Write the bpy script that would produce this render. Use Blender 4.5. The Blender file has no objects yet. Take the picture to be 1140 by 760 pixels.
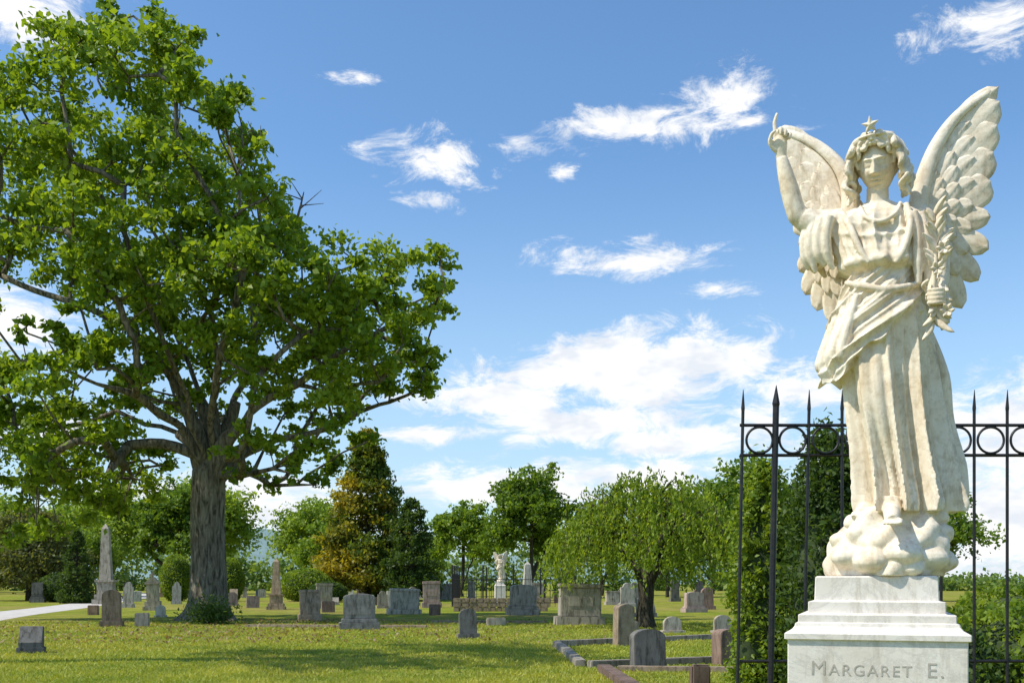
import bpy, bmesh, math, random
import numpy as np
from mathutils import Vector, Matrix
rng=np.random.default_rng(11); random.seed(11)
scn=bpy.context.scene
scn.view_settings.view_transform='Standard'
scn.view_settings.look='None'
scn.view_settings.exposure=0
COL=scn.collection

# ------------------------------------------------------------------ materials
def new_mat(name):
    m=bpy.data.materials.new(name); m.use_nodes=True
    nt=m.node_tree; nt.nodes.clear()
    out=nt.nodes.new('ShaderNodeOutputMaterial')
    b=nt.nodes.new('ShaderNodeBsdfPrincipled')
    nt.links.new(b.outputs[0],out.inputs[0])
    return m,nt,b,out
def N(nt,t,**kw):
    n=nt.nodes.new(t)
    for k,v in kw.items(): setattr(n,k,v)
    return n
def noise(nt,vec,scale,detail=6,rough=.6,dist=0.):
    n=N(nt,'ShaderNodeTexNoise'); n.inputs['Scale'].default_value=scale
    n.inputs['Detail'].default_value=detail; n.inputs['Roughness'].default_value=rough
    n.inputs['Distortion'].default_value=dist
    if vec is not None: nt.links.new(vec,n.inputs['Vector'])
    return n.outputs['Fac']
def ramp(nt,fac,stops):
    r=N(nt,'ShaderNodeValToRGB'); e=r.color_ramp.elements
    while len(e)<len(stops): e.new(.5)
    for i,(p,c) in enumerate(stops):
        e[i].position=p; e[i].color=(*c,1) if len(c)==3 else c
    nt.links.new(fac,r.inputs[0]); return r.outputs[0]
def mix(nt,fac,a,b,blend='MIX'):
    m=N(nt,'ShaderNodeMix',data_type='RGBA',blend_type=blend)
    for s,v in ((0,fac),(6,a),(7,b)):
        if isinstance(v,bpy.types.NodeSocket): nt.links.new(v,m.inputs[s])
        elif s==0: m.inputs[0].default_value=v
        else: m.inputs[s].default_value=(*v,1)
    return m.outputs[2]
def coords(nt,kind='Object',scale=(1,1,1)):
    t=N(nt,'ShaderNodeTexCoord'); m=N(nt,'ShaderNodeMapping'); m.inputs['Scale'].default_value=scale
    nt.links.new(t.outputs[kind],m.inputs[0]); return m.outputs[0]
def bump(nt,b,h,strength,dist):
    n=N(nt,'ShaderNodeBump'); n.inputs['Strength'].default_value=strength; n.inputs['Distance'].default_value=dist
    nt.links.new(h,n.inputs['Height']); nt.links.new(n.outputs[0],b.inputs['Normal'])

def leaf_material(name,trans=.35):
    m,nt,b,out=new_mat(name)
    a=N(nt,'ShaderNodeAttribute'); a.attribute_name='Col'
    b.inputs['Roughness'].default_value=.5; b.inputs['Specular IOR Level'].default_value=.3
    nt.links.new(a.outputs['Color'],b.inputs['Base Color'])
    t=N(nt,'ShaderNodeBsdfTranslucent')
    tc=mix(nt,1.0,a.outputs['Color'],(1.7,1.55,.6),'MULTIPLY'); nt.links.new(tc,t.inputs[0])
    ms=N(nt,'ShaderNodeMixShader'); ms.inputs[0].default_value=trans
    nt.links.new(b.outputs[0],ms.inputs[1]); nt.links.new(t.outputs[0],ms.inputs[2])
    nt.links.new(ms.outputs[0],out.inputs[0]); return m
M_LEAF=leaf_material('leaf_foliage',.45)
M_GRASSB=leaf_material('grass_blades',.3)

def bark_material(name,c1,c2,sc=1.0):
    m,nt,b,out=new_mat(name)
    v=coords(nt,'Object',(sc*3.5,sc*3.5,sc*.7))
    f=noise(nt,v,2.2,6,.65,.6)
    f2=noise(nt,coords(nt,'Object',(1,1,1)),.5,3)
    c=ramp(nt,f,[(.36,c1),(.62,c2)])
    c=mix(nt,f2,c,(.8,.9,.75),'MULTIPLY')
    nt.links.new(c,b.inputs['Base Color']); b.inputs['Roughness'].default_value=.95
    b.inputs['Specular IOR Level'].default_value=.1
    bump(nt,b,f,1.0,.12); return m
M_BARK=bark_material('oak_bark',(.065,.053,.04),(.31,.26,.205))
M_BARKD=bark_material('dark_bark',(.03,.025,.02),(.12,.10,.075),1.5)

def stone_material(name,c1,c2,c3,scale=1.0):
    m,nt,b,out=new_mat(name)
    oi=N(nt,'ShaderNodeObjectInfo')
    v=coords(nt,'Object')
    add=N(nt,'ShaderNodeVectorMath',operation='ADD'); nt.links.new(v,add.inputs[0]); 
    cmb=N(nt,'ShaderNodeCombineXYZ'); mm=N(nt,'ShaderNodeMath',operation='MULTIPLY'); mm.inputs[1].default_value=40
    nt.links.new(oi.outputs['Random'],mm.inputs[0]); nt.links.new(mm.outputs[0],cmb.inputs[0]); nt.links.new(cmb.outputs[0],add.inputs[1])
    f=noise(nt,add.outputs[0],3*scale,6,.65)
    mp=N(nt,'ShaderNodeMapping'); mp.inputs['Scale'].default_value=(6,6,1.2); nt.links.new(add.outputs[0],mp.inputs[0])
    st=noise(nt,mp.outputs[0],1.4,5,.7)
    fine=noise(nt,add.outputs[0],60,3,.7)
    c=ramp(nt,f,[(.3,c1),(.6,c2)])
    k=ramp(nt,st,[(.48,(0,0,0)),(.64,(1,1,1))])
    c=mix(nt,k,c,c3)
    c=mix(nt,.35,c,ramp(nt,fine,[(.3,(.5,.5,.5)),(.7,(1.2,1.2,1.2))]),'MULTIPLY')
    vm=N(nt,'ShaderNodeMapRange'); vm.inputs[3].default_value=.68; vm.inputs[4].default_value=1.28
    nt.links.new(oi.outputs['Random'],vm.inputs[0])
    hv=N(nt,'ShaderNodeHueSaturation'); nt.links.new(vm.outputs[0],hv.inputs['Value']); nt.links.new(c,hv.inputs['Color'])
    nt.links.new(hv.outputs[0],b.inputs['Base Color']); b.inputs['Roughness'].default_value=.85
    b.inputs['Specular IOR Level'].default_value=.25
    bump(nt,b,fine,.5,.01); return m
M_GRAN=stone_material('weathered_granite',(.31,.27,.215),(.45,.40,.325),(.16,.14,.10))
M_GRAND=stone_material('dark_granite',(.17,.16,.145),(.28,.265,.24),(.10,.095,.08))
M_MARBG=stone_material('weathered_white_marble',(.46,.43,.36),(.62,.58,.51),(.25,.225,.18))
M_BROWN=stone_material('brown_sandstone',(.19,.125,.095),(.30,.205,.155),(.11,.08,.06))
M_PINK=stone_material('pink_granite',(.31,.225,.19),(.42,.32,.275),(.19,.14,.115))
M_FIELD=stone_material('field_stone',(.25,.18,.11),(.40,.31,.22),(.14,.115,.08),1.5)

def marble():
    m,nt,b,out=new_mat('aged_white_marble')
    v=coords(nt,'Object')
    f=noise(nt,v,3.0,7,.65,.4)
    st=noise(nt,coords(nt,'Object',(8,8,2.6)),1.3,7,.72,.3)
    f3=noise(nt,v,28,5,.7)
    c=ramp(nt,f,[(.32,(.66,.53,.36)),(.48,(.80,.70,.55)),(.7,(.86,.79,.67))])
    k=ramp(nt,st,[(.54,(0,0,0)),(.72,(.8,.8,.8))])
    c=mix(nt,k,c,(.38,.29,.18))
    c=mix(nt,.5,c,ramp(nt,f3,[(.36,(.62,.55,.45)),(.54,(1,1,1))]),'MULTIPLY')
    nt.links.new(c,b.inputs['Base Color']); b.inputs['Roughness'].default_value=.65
    b.inputs['Specular IOR Level'].default_value=.25
    bump(nt,b,f3,.35,.006); return m
M_MARBLE=marble()
def ped_marble():
    m,nt,b,out=new_mat('pedestal_marble')
    v=coords(nt,'Object')
    f=noise(nt,v,2.2,6,.6,1.2); f3=noise(nt,v,45,4,.7)
    ver=noise(nt,v,3.2,8,.75,2.5)
    c=ramp(nt,f,[(.3,(.67,.60,.51)),(.65,(.81,.76,.69))])
    k=ramp(nt,ver,[(.46,(0,0,0)),(.5,(.35,.35,.35)),(.54,(0,0,0))])
    c=mix(nt,k,c,(.38,.36,.34))
    st=noise(nt,coords(nt,'Object',(10,10,1.5)),1.5,6,.7)
    c=mix(nt,ramp(nt,st,[(.52,(0,0,0)),(.75,(.7,.7,.7))]),c,(.40,.33,.24))
    nt.links.new(c,b.inputs['Base Color']); b.inputs['Roughness'].default_value=.6
    bump(nt,b,f3,.3,.004); return m
M_PED=ped_marble()
m,nt,b,out=new_mat('black_iron')
f=noise(nt,coords(nt,'Object'),30,5,.7)
nt.links.new(ramp(nt,f,[(.4,(.012,.013,.016)),(.75,(.04,.035,.032))]),b.inputs['Base Color'])
b.inputs['Roughness'].default_value=.45; b.inputs['Metallic'].default_value=.3; bump(nt,b,f,.4,.002)
M_IRON=m
m,nt,b,out=new_mat('engraved_letter_grime')
f=noise(nt,coords(nt,'Object'),40,4,.7)
nt.links.new(ramp(nt,f,[(.3,(.36,.32,.27)),(.7,(.52,.48,.42))]),b.inputs['Base Color']); b.inputs['Roughness'].default_value=.9
M_LETTER=m

# ground
m,nt,b,out=new_mat('lawn')
v=coords(nt,'Object')
big=noise(nt,v,.09,4,.6,.5); mid=noise(nt,v,.7,6,.65); fine=noise(nt,v,14,4,.75)
c=ramp(nt,mid,[(.30,(.12,.17,.018)),(.5,(.22,.26,.03)),(.70,(.34,.33,.055))])
c2=ramp(nt,mid,[(.3,(.18,.14,.05)),(.6,(.36,.31,.09))])
c=mix(nt,ramp(nt,big,[(.42,(0,0,0)),(.62,(.85,.85,.85))]),c,c2)
c=mix(nt,.75,c,ramp(nt,fine,[(.3,(.5,.53,.45)),(.7,(1.35,1.3,1.2))]),'MULTIPLY')
nt.links.new(c,b.inputs['Base Color']); b.inputs['Roughness'].default_value=1; b.inputs['Specular IOR Level'].default_value=.05
bump(nt,b,fine,1.0,.06)
M_LAWN=m
m,nt,b,out=new_mat('path_concrete')
v=coords(nt,'Object'); f=noise(nt,v,1.2,6,.7)
nt.links.new(ramp(nt,f,[(.3,(.40,.36,.32)),(.7,(.60,.56,.51))]),b.inputs['Base Color']); b.inputs['Roughness'].default_value=.9
M_PATH=m
m,nt,b,out=new_mat('hazy_hill_woods')
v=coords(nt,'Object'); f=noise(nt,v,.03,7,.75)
nt.links.new(ramp(nt,f,[(.3,(.13,.20,.21)),(.7,(.21,.30,.28))]),b.inputs['Base Color']); b.inputs['Roughness'].default_value=1  # bluish distance haze is mixed into the colour of the hills
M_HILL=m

# ------------------------------------------------------------------ mesh helpers
def np_quads(name,verts,quads,cols=None,mat=None,link=True):
    me=bpy.data.meshes.new(name)
    nv=len(verts); nf=len(quads)
    me.vertices.add(nv); me.vertices.foreach_set('co',np.asarray(verts,dtype=np.float32).ravel())
    me.loops.add(nf*4); me.loops.foreach_set('vertex_index',np.asarray(quads,dtype=np.int32).ravel())
    me.polygons.add(nf); me.polygons.foreach_set('loop_start',np.arange(0,nf*4,4,dtype=np.int32))
    try: me.polygons.foreach_set('loop_total',np.full(nf,4,dtype=np.int32))
    except Exception: pass
    me.update(calc_edges=True)
    if cols is not None:
        ca=me.color_attributes.new('Col','FLOAT_COLOR','POINT')
        c4=np.ones((nv,4),dtype=np.float32); c4[:,:3]=cols
        ca.data.foreach_set('color',c4.ravel())
    if mat: me.materials.append(mat)
    ob=bpy.data.objects.new(name,me)
    if link: COL.objects.link(ob)
    return ob
def py_mesh(name,V,F,mat=None,smooth=False,parent=None):
    me=bpy.data.meshes.new(name); me.from_pydata([tuple(v) for v in V],[],F); me.update()
    if mat: me.materials.append(mat)
    if smooth: me.polygons.foreach_set('use_smooth',[True]*len(me.polygons))
    ob=bpy.data.objects.new(name,me); COL.objects.link(ob)
    if parent: ob.parent=parent
    return ob
def empty(name,loc=(0,0,0),rz=0):
    e=bpy.data.objects.new(name,None); e.location=loc; e.rotation_euler=(0,0,rz); e.empty_display_size=.2
    COL.objects.link(e); return e
def tube(V,F,pts,rad,seg=8,caps=True,flat=None,lobes=None):
    pts=[Vector(p) for p in pts]; n=len(pts); base=len(V)
    t=(pts[1]-pts[0]).normalized()
    u=t.cross(Vector((0,1,0)))
    if u.length<.2: u=t.cross(Vector((1,0,0)))
    u.normalize()
    for i in range(n):
        if i==0: t=(pts[1]-pts[0])
        elif i==n-1: t=(pts[-1]-pts[-2])
        else: t=(pts[i+1]-pts[i-1])
        if t.length<1e-9: t=Vector((0,0,1))
        t.normalize(); u=(u-t*u.dot(t)); 
        if u.length<1e-6: u=t.orthogonal()
        u.normalize(); w=t.cross(u)
        for k in range(seg):
            a=2*math.pi*k/seg; r=rad[i]
            if lobes: r*=lobes(i,a)
            V.append(pts[i]+u*(math.cos(a)*r)+w*(math.sin(a)*r*(flat or 1)))
    for i in range(n-1):
        for k in range(seg):
            a=base+i*seg+k; b2=base+i*seg+(k+1)%seg
            F.append((a,b2,b2+seg,a+seg))
    if caps:
        F.append(tuple(base+k for k in reversed(range(seg))))
        F.append(tuple(base+(n-1)*seg+k for k in range(seg)))
def smoothpath(pts,rad,sub=6):
    P=np.array(pts,float); R=np.array(rad,float); n=len(P); out=[];ro=[]
    for i in range(n-1):
        p0=P[max(i-1,0)];p1=P[i];p2=P[i+1];p3=P[min(i+2,n-1)]
        for k in range(sub):
            t=k/sub
            out.append(.5*((2*p1)+(-p0+p2)*t+(2*p0-5*p1+4*p2-p3)*t*t+(-p0+3*p1-3*p2+p3)*t**3))
            ro.append(R[i]*(1-t)+R[i+1]*t)
    out.append(P[-1]);ro.append(R[-1]); return out,ro

# ------------------------------------------------------------------ foliage
def leaves(pts,size,cols,up=.6,asp=.55,droop=None):
    n=len(pts); pts=np.asarray(pts)
    a=rng.normal(size=(n,3)); 
    if droop is not None: a=a*.5+np.array([0,0,-droop])
    a/=np.linalg.norm(a,axis=1)[:,None]
    nr=rng.normal(size=(n,3))+np.array([0,0,up]); 
    b=np.cross(nr,a); b/=np.linalg.norm(b,axis=1)[:,None]+1e-9
    nn=np.cross(a,b)
    L=(size*rng.uniform(.6,1.3,n))[:,None]; W=L*asp
    V=np.empty((n,4,3)); V[:,0]=pts-a*L*.5; V[:,1]=pts+b*W*.5+nn*L*.12; V[:,2]=pts+a*L*.5; V[:,3]=pts-b*W*.5+nn*L*.12
    Q=np.arange(n*4).reshape(n,4)
    C=np.repeat(cols,4,axis=0)
    return V.reshape(-1,3),Q,C
def colmix(t,A,B):
    t=np.clip(t,0,1)[:,None]; return np.array(A)*(1-t)+np.array(B)*t
def lobe_points(lobes,dens,subsz=.9,spread=.30):
    P=[];T=[];S=[]
    for c,r in lobes:
        r=np.array(r)
        area=(r[0]*r[1]+r[1]*r[2]+r[0]*r[2])/3
        k=max(4,int(area*subsz*4)); n=max(20,int(area*dens))
        d=rng.normal(size=(k,3)); d/=np.linalg.norm(d,axis=1)[:,None]
        sub=np.array(c)+d*r*(rng.uniform(.25,1,k)**.6)[:,None]
        w=rng.integers(0,k,n)
        st=rng.uniform(0,1,k)
        sp=spread*rng.uniform(.6,1.3,k)
        g=rng.normal(size=(n,3))*np.array([1,1,.65])
        p=sub[w]+g*(sp[w][:,None])*np.mean(r)
        P.append(p);T.append(st[w]);S.append(sub)
    return np.concatenate(P),np.concatenate(T),S

class Skel:
    def __init__(s): s.pos=[];s.par=[];s.paths=[]
    def path(s,start,pts):
        idx=[] if start is None else [start]
        for p in pts:
            s.pos.append(np.array(p,float)); s.par.append(idx[-1] if idx else -1); idx.append(len(s.pos)-1)
        s.paths.append(idx); return idx
    def nearest(s,t,zmin):
        P=np.array(s.pos); d=np.linalg.norm(P-t,axis=1)+np.maximum(0,P[:,2]-t[2]+.3)*1.3+(P[:,2]<zmin)*1e3
        return int(np.argmin(d))
    def attach(s,t,zmin,step=1.0,jit=.12):
        i=s.nearest(t,zmin); p0=s.pos[i]; t=np.array(t); D=np.linalg.norm(t-p0)
        n=max(2,int(D/step)); pts=[]
        arch=D*.10
        for k in range(1,n+1):
            u=k/n; q=p0*(1-u)+t*u; q[2]+=math.sin(u*math.pi)*arch*(-.6 if t[2]>p0[2]+D*.5 else .8)
            if k<n: q=q+rng.normal(size=3)*jit*step
            pts.append(q)
        return s.path(i,pts)
    def mesh(s,c,pw,rmax,V,F,rtip=.02):
        n=len(s.pos); cnt=np.zeros(n); haschild=np.zeros(n,bool)
        for p in s.par:
            if p>=0: haschild[p]=True
        cnt[~haschild]=1
        for i in range(n-1,-1,-1):
            if s.par[i]>=0: cnt[s.par[i]]+=cnt[i]
        R=np.minimum(rmax,c*cnt**pw)
        for pth in s.paths:
            rr=[R[i] for i in pth]
            if s.par[pth[0]]>=0 or pth[0]!=0:
                rr[0]=min(rr[0],rr[1]*1.25)
            rr[-1]=max(rtip,rr[-1]*.6) if not haschild[pth[-1]] else rr[-1]
            pts=[s.pos[i] for i in pth]
            if len(pts)>2 and rr[1]>.12: pts,rr=smoothpath(pts,rr,3)
            tube(V,F,pts,rr,14 if rr[0]>.2 else (8 if rr[0]>.08 else 5),caps=True)
        return R

def assemble_tree(name,loc,V,F,bark,lv,lq,lc,rz=0,leafmat=M_LEAF):
    e=empty(name,loc,rz)
    if V: py_mesh('trunk_and_limbs',V,F,bark,True,e)
    ob=np_quads('foliage',lv,lq,lc,leafmat); ob.parent=e
    return e
def dup_tree(src,name,loc,rz,sc):
    e=empty(name,loc,rz); e.scale=sc if hasattr(sc,'__len__') else (sc,sc,sc)
    for ch in list(src.children):
        o=bpy.data.objects.new(ch.name.split('.')[0],ch.data); COL.objects.link(o); o.parent=e
    return e

# ---- the big shade tree
k=.0381
def TP(px,py,dy=0): return np.array([(px-232)*k,dy,1.6+(648-py)*k])
sk=Skel()
tr=sk.path(None,[(0,0,0),(0,0,.5),(.03,0,1.2),(.02,0,2.4),(-.02,0,3.8),(.02,0,5.2),(.05,0,6.2)])
top=tr[-1]
limbs=[
 [(236,490,.2),(240,440,.5),(235,360,.3),(215,280,0),(190,200,-.3),(170,120,0)],
 [(256,492,-.5),(290,465,-1),(335,435,-1.3),(390,400,-1.5),(440,365,-1.2)],
 [(248,476,.8),(264,410,1.4),(276,330,1.6),(262,230,1.5),(245,150,1)],
 [(220,478,-.3),(200,425,-.6),(150,372,-.8),(80,340,-.8),(10,315,-.5)],
 [(226,466,.8),(196,400,1.5),(145,280,2),(90,190,2),(45,130,1.6)],
 [(262,500,1),(300,482,2),(345,470,2.5),(390,450,2.6)],
 [(212,492,.6),(170,466,1.6),(110,455,2.4),(40,470,2.6),(-20,480,2)],
 [(225,480,-1.3),(215,420,-3),(200,340,-4.5),(180,260,-5)],
 [(240,485,1.6),(240,430,3.2),(250,360,5),(240,280,5.5)],
 [(244,470,-1.2),(262,400,-2.8),(300,330,-3.8),(330,260,-2.5)],
 [(213,480,-1.2),(180,455,-3),(120,430,-4.5),(60,425,-4)],
]
for L in limbs:
    pts=[]
    prev=sk.pos[top]
    for q in L:
        p=TP(*q); 
        for u in (.5,1.): pts.append(prev*(1-u)+p*u+rng.normal(size=3)*.14)
        prev=p
    sk.path(top,pts)
LB=[(20,112,36),(75,98,34),(128,100,36),(165,62,31),(205,78,36),(240,112,33),(252,160,32),(190,145,44),(120,165,40),(50,168,40),(-5,195,40),(-60,150,45),
(70,232,42),(140,228,40),(205,222,44),(255,232,33),(312,232,26),(328,268,26),(282,288,37),(222,290,40),(150,300,40),(85,290,36),(20,258,34),(-40,260,42),
(345,318,34),(300,343,39),(240,358,40),(182,372,36),(112,402,34),(20,420,34),(-35,400,40),(402,332,35),(452,312,34),(488,306,23),(488,345,27),(460,378,33),(404,385,35),
(352,388,33),(468,408,21),(426,430,29),(372,440,28),(322,432,26),(282,402,32),(160,430,32),(98,450,34),(50,470,36),(0,480,40),(-50,480,42),(60,520,36),(110,508,32),
(20,548,34),(88,548,32),(135,535,24),(152,498,25),(392,474,25),(350,500,26),(342,528,18),(300,498,21),(277,518,16),(312,462,19),(-35,550,38),(50,375,20),(210,440,20),(15,590,26),(60,585,24),(120,565,20),
(165,335,28),(260,320,30),(330,355,28),(385,355,28),(430,345,30),(200,395,24),(140,375,22)]
lobes=[]
cx,cy,RX,RY=215,300,285,265
for (px,py,r) in LB:
    q=1-((px-cx)/RX)**2*.9-((py-cy)/RY)**2*.75
    half=7.5*math.sqrt(max(q,.03))
    ncopy=1 if half<2.2 else (2 if half<4.8 else 3)
    for j in range(ncopy):
        if ncopy==1: dy=rng.uniform(-1.5,1.5)
        elif ncopy==2: dy=(-1 if j==0 else 1)*half*rng.uniform(.4,.8)
        else: dy=[-half*.8,-half*.1,half*.8][j]+rng.uniform(-.8,.8)
        c=TP(px+rng.normal()*4,py+rng.normal()*4,dy)
        rr=r*k*rng.uniform(.86,1.04)
        lobes.append((c,(rr,rr*1.05,rr*.85)))
order=sorted(lobes,key=lambda l:np.linalg.norm(l[0]-np.array([0,0,8])))
for c,r in order: sk.attach(c-np.array([0,0,r[2]*.3]),6.0,1.1,.14)
P,T,S=lobe_points(lobes,365,1.0,.26)
for (c,r),sub in zip(lobes,S):
    for q in sub[:6]: sk.attach(q,6.0,.8,.08)
V=[];F=[]
sk.mesh(.026,.44,.34,V,F,.015)
pts=[(0,0,-.3),(0,0,.0),(0,0,.35),(.01,0,.8),(.02,0,1.6),(.02,0,2.8),(-.02,0,4.2),(.02,0,5.4),(.05,0,6.3),(.06,0,7.3)]
rad=[1.5,1.28,1.0,.84,.76,.71,.69,.71,.68,.34]
p2,r2=smoothpath(pts,rad,4)
def lob(i,a): 
    f=max(0,1-i/9.)
    return 1+.16*f*math.sin(5*a+.7)+.08*f*math.sin(3*a)+.025*math.sin(7*a+i*.15)+.02*math.sin(11*a-i*.2)
tube(V,F,p2,r2,40,True,None,lob)
for L in limbs[:7]:
    a_=np.array([.03,0,5.7]); b_=TP(*L[0]); c_=(TP(*L[0])+TP(*L[1]))/2
    p,r=smoothpath([a_,(a_+b_)/2+np.array([0,0,.05]),b_,c_],[.46,.42,.34,.22],4); tube(V,F,p,r,14)
for (a1,b1) in [((250,200,1),(285,150,1)),((262,185,1),(290,135,1.2)),((270,175,1),(262,120,1)),((330,250,0),(338,212,.2)),((120,110,0),(108,62,0))]:
    A=TP(*a1);B=TP(*b1); tube(V,F,[A,(A+B)/2+rng.normal(size=3)*.1,B],[.07,.05,.02],5)
    for _ in range(4):
        u=rng.uniform(.3,.95); C=A*(1-u)+B*u; D=C+np.array([rng.normal()*.5,rng.normal()*.4,rng.uniform(.3,1.0)]); tube(V,F,[C,D],[.03,.01],4)
t=T*.5+rng.uniform(0,1,len(P))*.5
cols=colmix(t,(.095,.185,.014),(.28,.38,.03))
lv,lq,lc=leaves(P,np.full(len(P),.29),cols,.8,.64)
print('oak leaves',len(P))
assemble_tree('oak_tree',(-12.9,45.7,0),V,F,M_BARK,lv,lq,lc)

# ---- generic broadleaf tree
def broadleaf(name,loc,h,cw,A,B,leaf=.4,dens=120,cb=.28,nl=26,trunk_r=.3,bark=M_BARKD,seed=0,shape=1.0):
    global rng
    rng=np.random.default_rng(seed+100)
    zc=h*(cb+1)/2; rz=h*(1-cb)/2; rx=cw/2
    lobes=[]
    for i in range(nl):
        d=rng.normal(size=3); d/=np.linalg.norm(d)
        if d[2]<-.6: d[2]*=-.5
        f=rng.uniform(.45,.82)
        zz=zc+d[2]*rz*f; wid=1.0-.25*max(0,(zz-zc)/rz)*shape
        c=np.array([d[0]*rx*f*wid,d[1]*rx*f*wid,zz]); r=rx*rng.uniform(.24,.36)
        lobes.append((c,(r,r,r*.8)))
    s=Skel(); s.path(None,[(0,0,-.1),(rng.normal()*.1,0,h*cb*.5),(0,0,h*cb),(rng.normal()*.3,rng.normal()*.3,h*.5),(0,0,h*.75)])
    for c,r in sorted(lobes,key=lambda l:np.linalg.norm(l[0]-np.array([0,0,h*cb]))): s.attach(c,h*cb*.8,h/14,.15)
    V=[];F=[]; s.mesh(trunk_r/math.sqrt(nl),.5,trunk_r,V,F,.02)
    P,T,S=lobe_points(lobes,dens,.8,.28)
    t=T*.6+rng.uniform(0,1,len(P))*.4
    lv,lq,lc=leaves(P,np.full(len(P),leaf),colmix(t,A,B),.7,.65)
    return assemble_tree(name,loc,V,F,bark,lv,lq,lc)
GD=(.075,.145,.018);GL=(.20,.29,.03);GB=(.29,.39,.05);GM=(.13,.22,.025)
t1=broadleaf('deciduous_tree',(2.0,113,0),14.6,11,GD,(.17,.26,.028),.46,130,.14,48,.35,seed=1,shape=.6)
t2=broadleaf('deciduous_tree',(-5.6,122,0),11.8,10,GM,GL,.46,110,.12,36,.3,seed=2)
t3=broadleaf('deciduous_tree',(-43,150,0),17.5,17,GM,GB,.6,60,.12,34,.35,seed=3)
t4=broadleaf('deciduous_tree',(23,88,0),9.8,10.5,GD,GL,.38,110,.12,32,.3,seed=4)
def D(src,x,y,rz,sc): dup_tree(src,'deciduous_tree',(x,y,0),rz,sc)
D(t3,-60,160,1.0,1.0); D(t3,-72,150,2.0,.85); D(t3,-30,165,3.1,.9); D(t1,-37,120,2.2,.95); D(t2,-52,125,.5,1.05)
D(t3,-90,170,.3,1.1); D(t2,-24,140,4,.85)
D(t2,11,132,2.0,1.0); D(t1,17,118,1.0,.85); D(t4,30,100,2.0,1.05); D(t3,28,150,4.0,.85); D(t4,36,92,4.0,1.0)
D(t3,44,150,.8,.9); D(t2,-12,150,2.5,.8)
D(t3,-48,118,2.7,.62); D(t4,-41,104,1.2,.7); D(t4,18.5,84,3.0,1.18)
# distant belt of woods
rng=np.random.default_rng(5)
lob=[]
for x in np.linspace(-210,230,90):
    hh=9.5+2.5*math.sin(x*.05)+rng.uniform(-1.5,1.5)
    if x>62: hh*=.30
    for z in np.linspace(1,hh*.8,3): lob.append((np.array([x+rng.normal()*1.5,210+rng.uniform(-5,5),z]),(4.2,3.5,max(1.2,hh*.27))))
P,T,S=lobe_points(lob,18,.5,.32)
t=T*.6+rng.uniform(0,1,len(P))*.4
P[:,2]=np.abs(P[:,2])
lv,lq,lc=leaves(P,np.full(len(P),.95),colmix(t,(.10,.18,.05),(.24,.32,.08)),.6,.7)
np_quads('distant_tree_belt',lv,lq,lc,M_LEAF)

# ---- conifers
def conifer(name,loc,h,cw,cols_fn,leaf=.3,n=14000,zb=.1,p=1.0,seed=0,tr=.25,droop=.0):
    global rng; rng=np.random.default_rng(seed+300)
    nb=260; u=rng.uniform(0,1,nb)**1.35
    zc=h*(zb+(1-zb)*u); prof=(1-u)**p*(.88+.12*np.sin(u*23)); R=cw/2*np.minimum(prof,.98)*rng.uniform(.78,1.08,nb)*np.minimum(1,.72+u*3)
    th=rng.uniform(0,2*math.pi,nb)
    V=[];F=[]
    tube(V,F,[(0,0,-.1),(0,0,h*.4),(0,0,h*.93)],[tr,tr*.6,.03],10)
    w=rng.integers(0,nb,n); s=rng.uniform(.35,1,n)**.6
    Rr=R[w]*s
    sg=(.05*cw*np.where(s>.9,.8,1)*(1-.5*u[w]))[:,None]
    P=np.stack([np.cos(th[w])*Rr,np.sin(th[w])*Rr,zc[w]+ (s-.5)*.02*h - s*droop],1)+rng.normal(size=(n,3))*np.array([1,1,.6])*sg
    for i in range(nb): 
        if i%2==0: tube(V,F,[(0,0,zc[i]-.2),(math.cos(th[i])*R[i]*.9,math.sin(th[i])*R[i]*.9,zc[i])],[.05,.015],4)
    T=rng.uniform(0,1,nb)[w]
    cols=cols_fn(P,T,rng.uniform(0,1,n))
    lv,lq,lc=leaves(P,np.full(n,leaf),cols,.4,.5)
    return assemble_tree(name,loc,V,F,M_BARKD,lv,lq,lc)
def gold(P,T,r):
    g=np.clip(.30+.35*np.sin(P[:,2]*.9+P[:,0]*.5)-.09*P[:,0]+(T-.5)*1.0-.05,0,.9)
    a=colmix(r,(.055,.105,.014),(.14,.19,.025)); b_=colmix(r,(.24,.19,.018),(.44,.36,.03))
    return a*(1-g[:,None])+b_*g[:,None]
def darkg(P,T,r): return colmix(T*.6+r*.4,(.035,.07,.016),(.10,.165,.03))
def yewg(P,T,r): return colmix(T*.6+r*.4,(.07,.085,.03),(.18,.20,.06))
def brightg(P,T,r): return colmix(T*.5+r*.5,(.10,.18,.016),(.25,.33,.035))
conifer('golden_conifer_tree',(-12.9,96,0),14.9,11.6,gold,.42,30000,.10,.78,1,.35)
conifer('cedar_tree',(-8.6,92,0),8.6,6.2,darkg,.3,12000,.08,.5,2,.3)
conifer('yew_tree',(-42.5,95,0),7.8,13,yewg,.36,14000,.22,.42,3,.4)
conifer('upright_evergreen_shrub',(-33.5,83,0),5.6,3.6,darkg,.2,9000,.0,.62,4,.12)
m,nt,b,out=new_mat('shrub_dark_core')  # dark green for the solid core that fills a shrub behind its leaves
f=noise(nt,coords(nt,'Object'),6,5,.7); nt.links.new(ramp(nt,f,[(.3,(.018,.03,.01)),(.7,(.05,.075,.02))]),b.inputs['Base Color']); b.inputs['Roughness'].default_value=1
M_COREG=m
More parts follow.
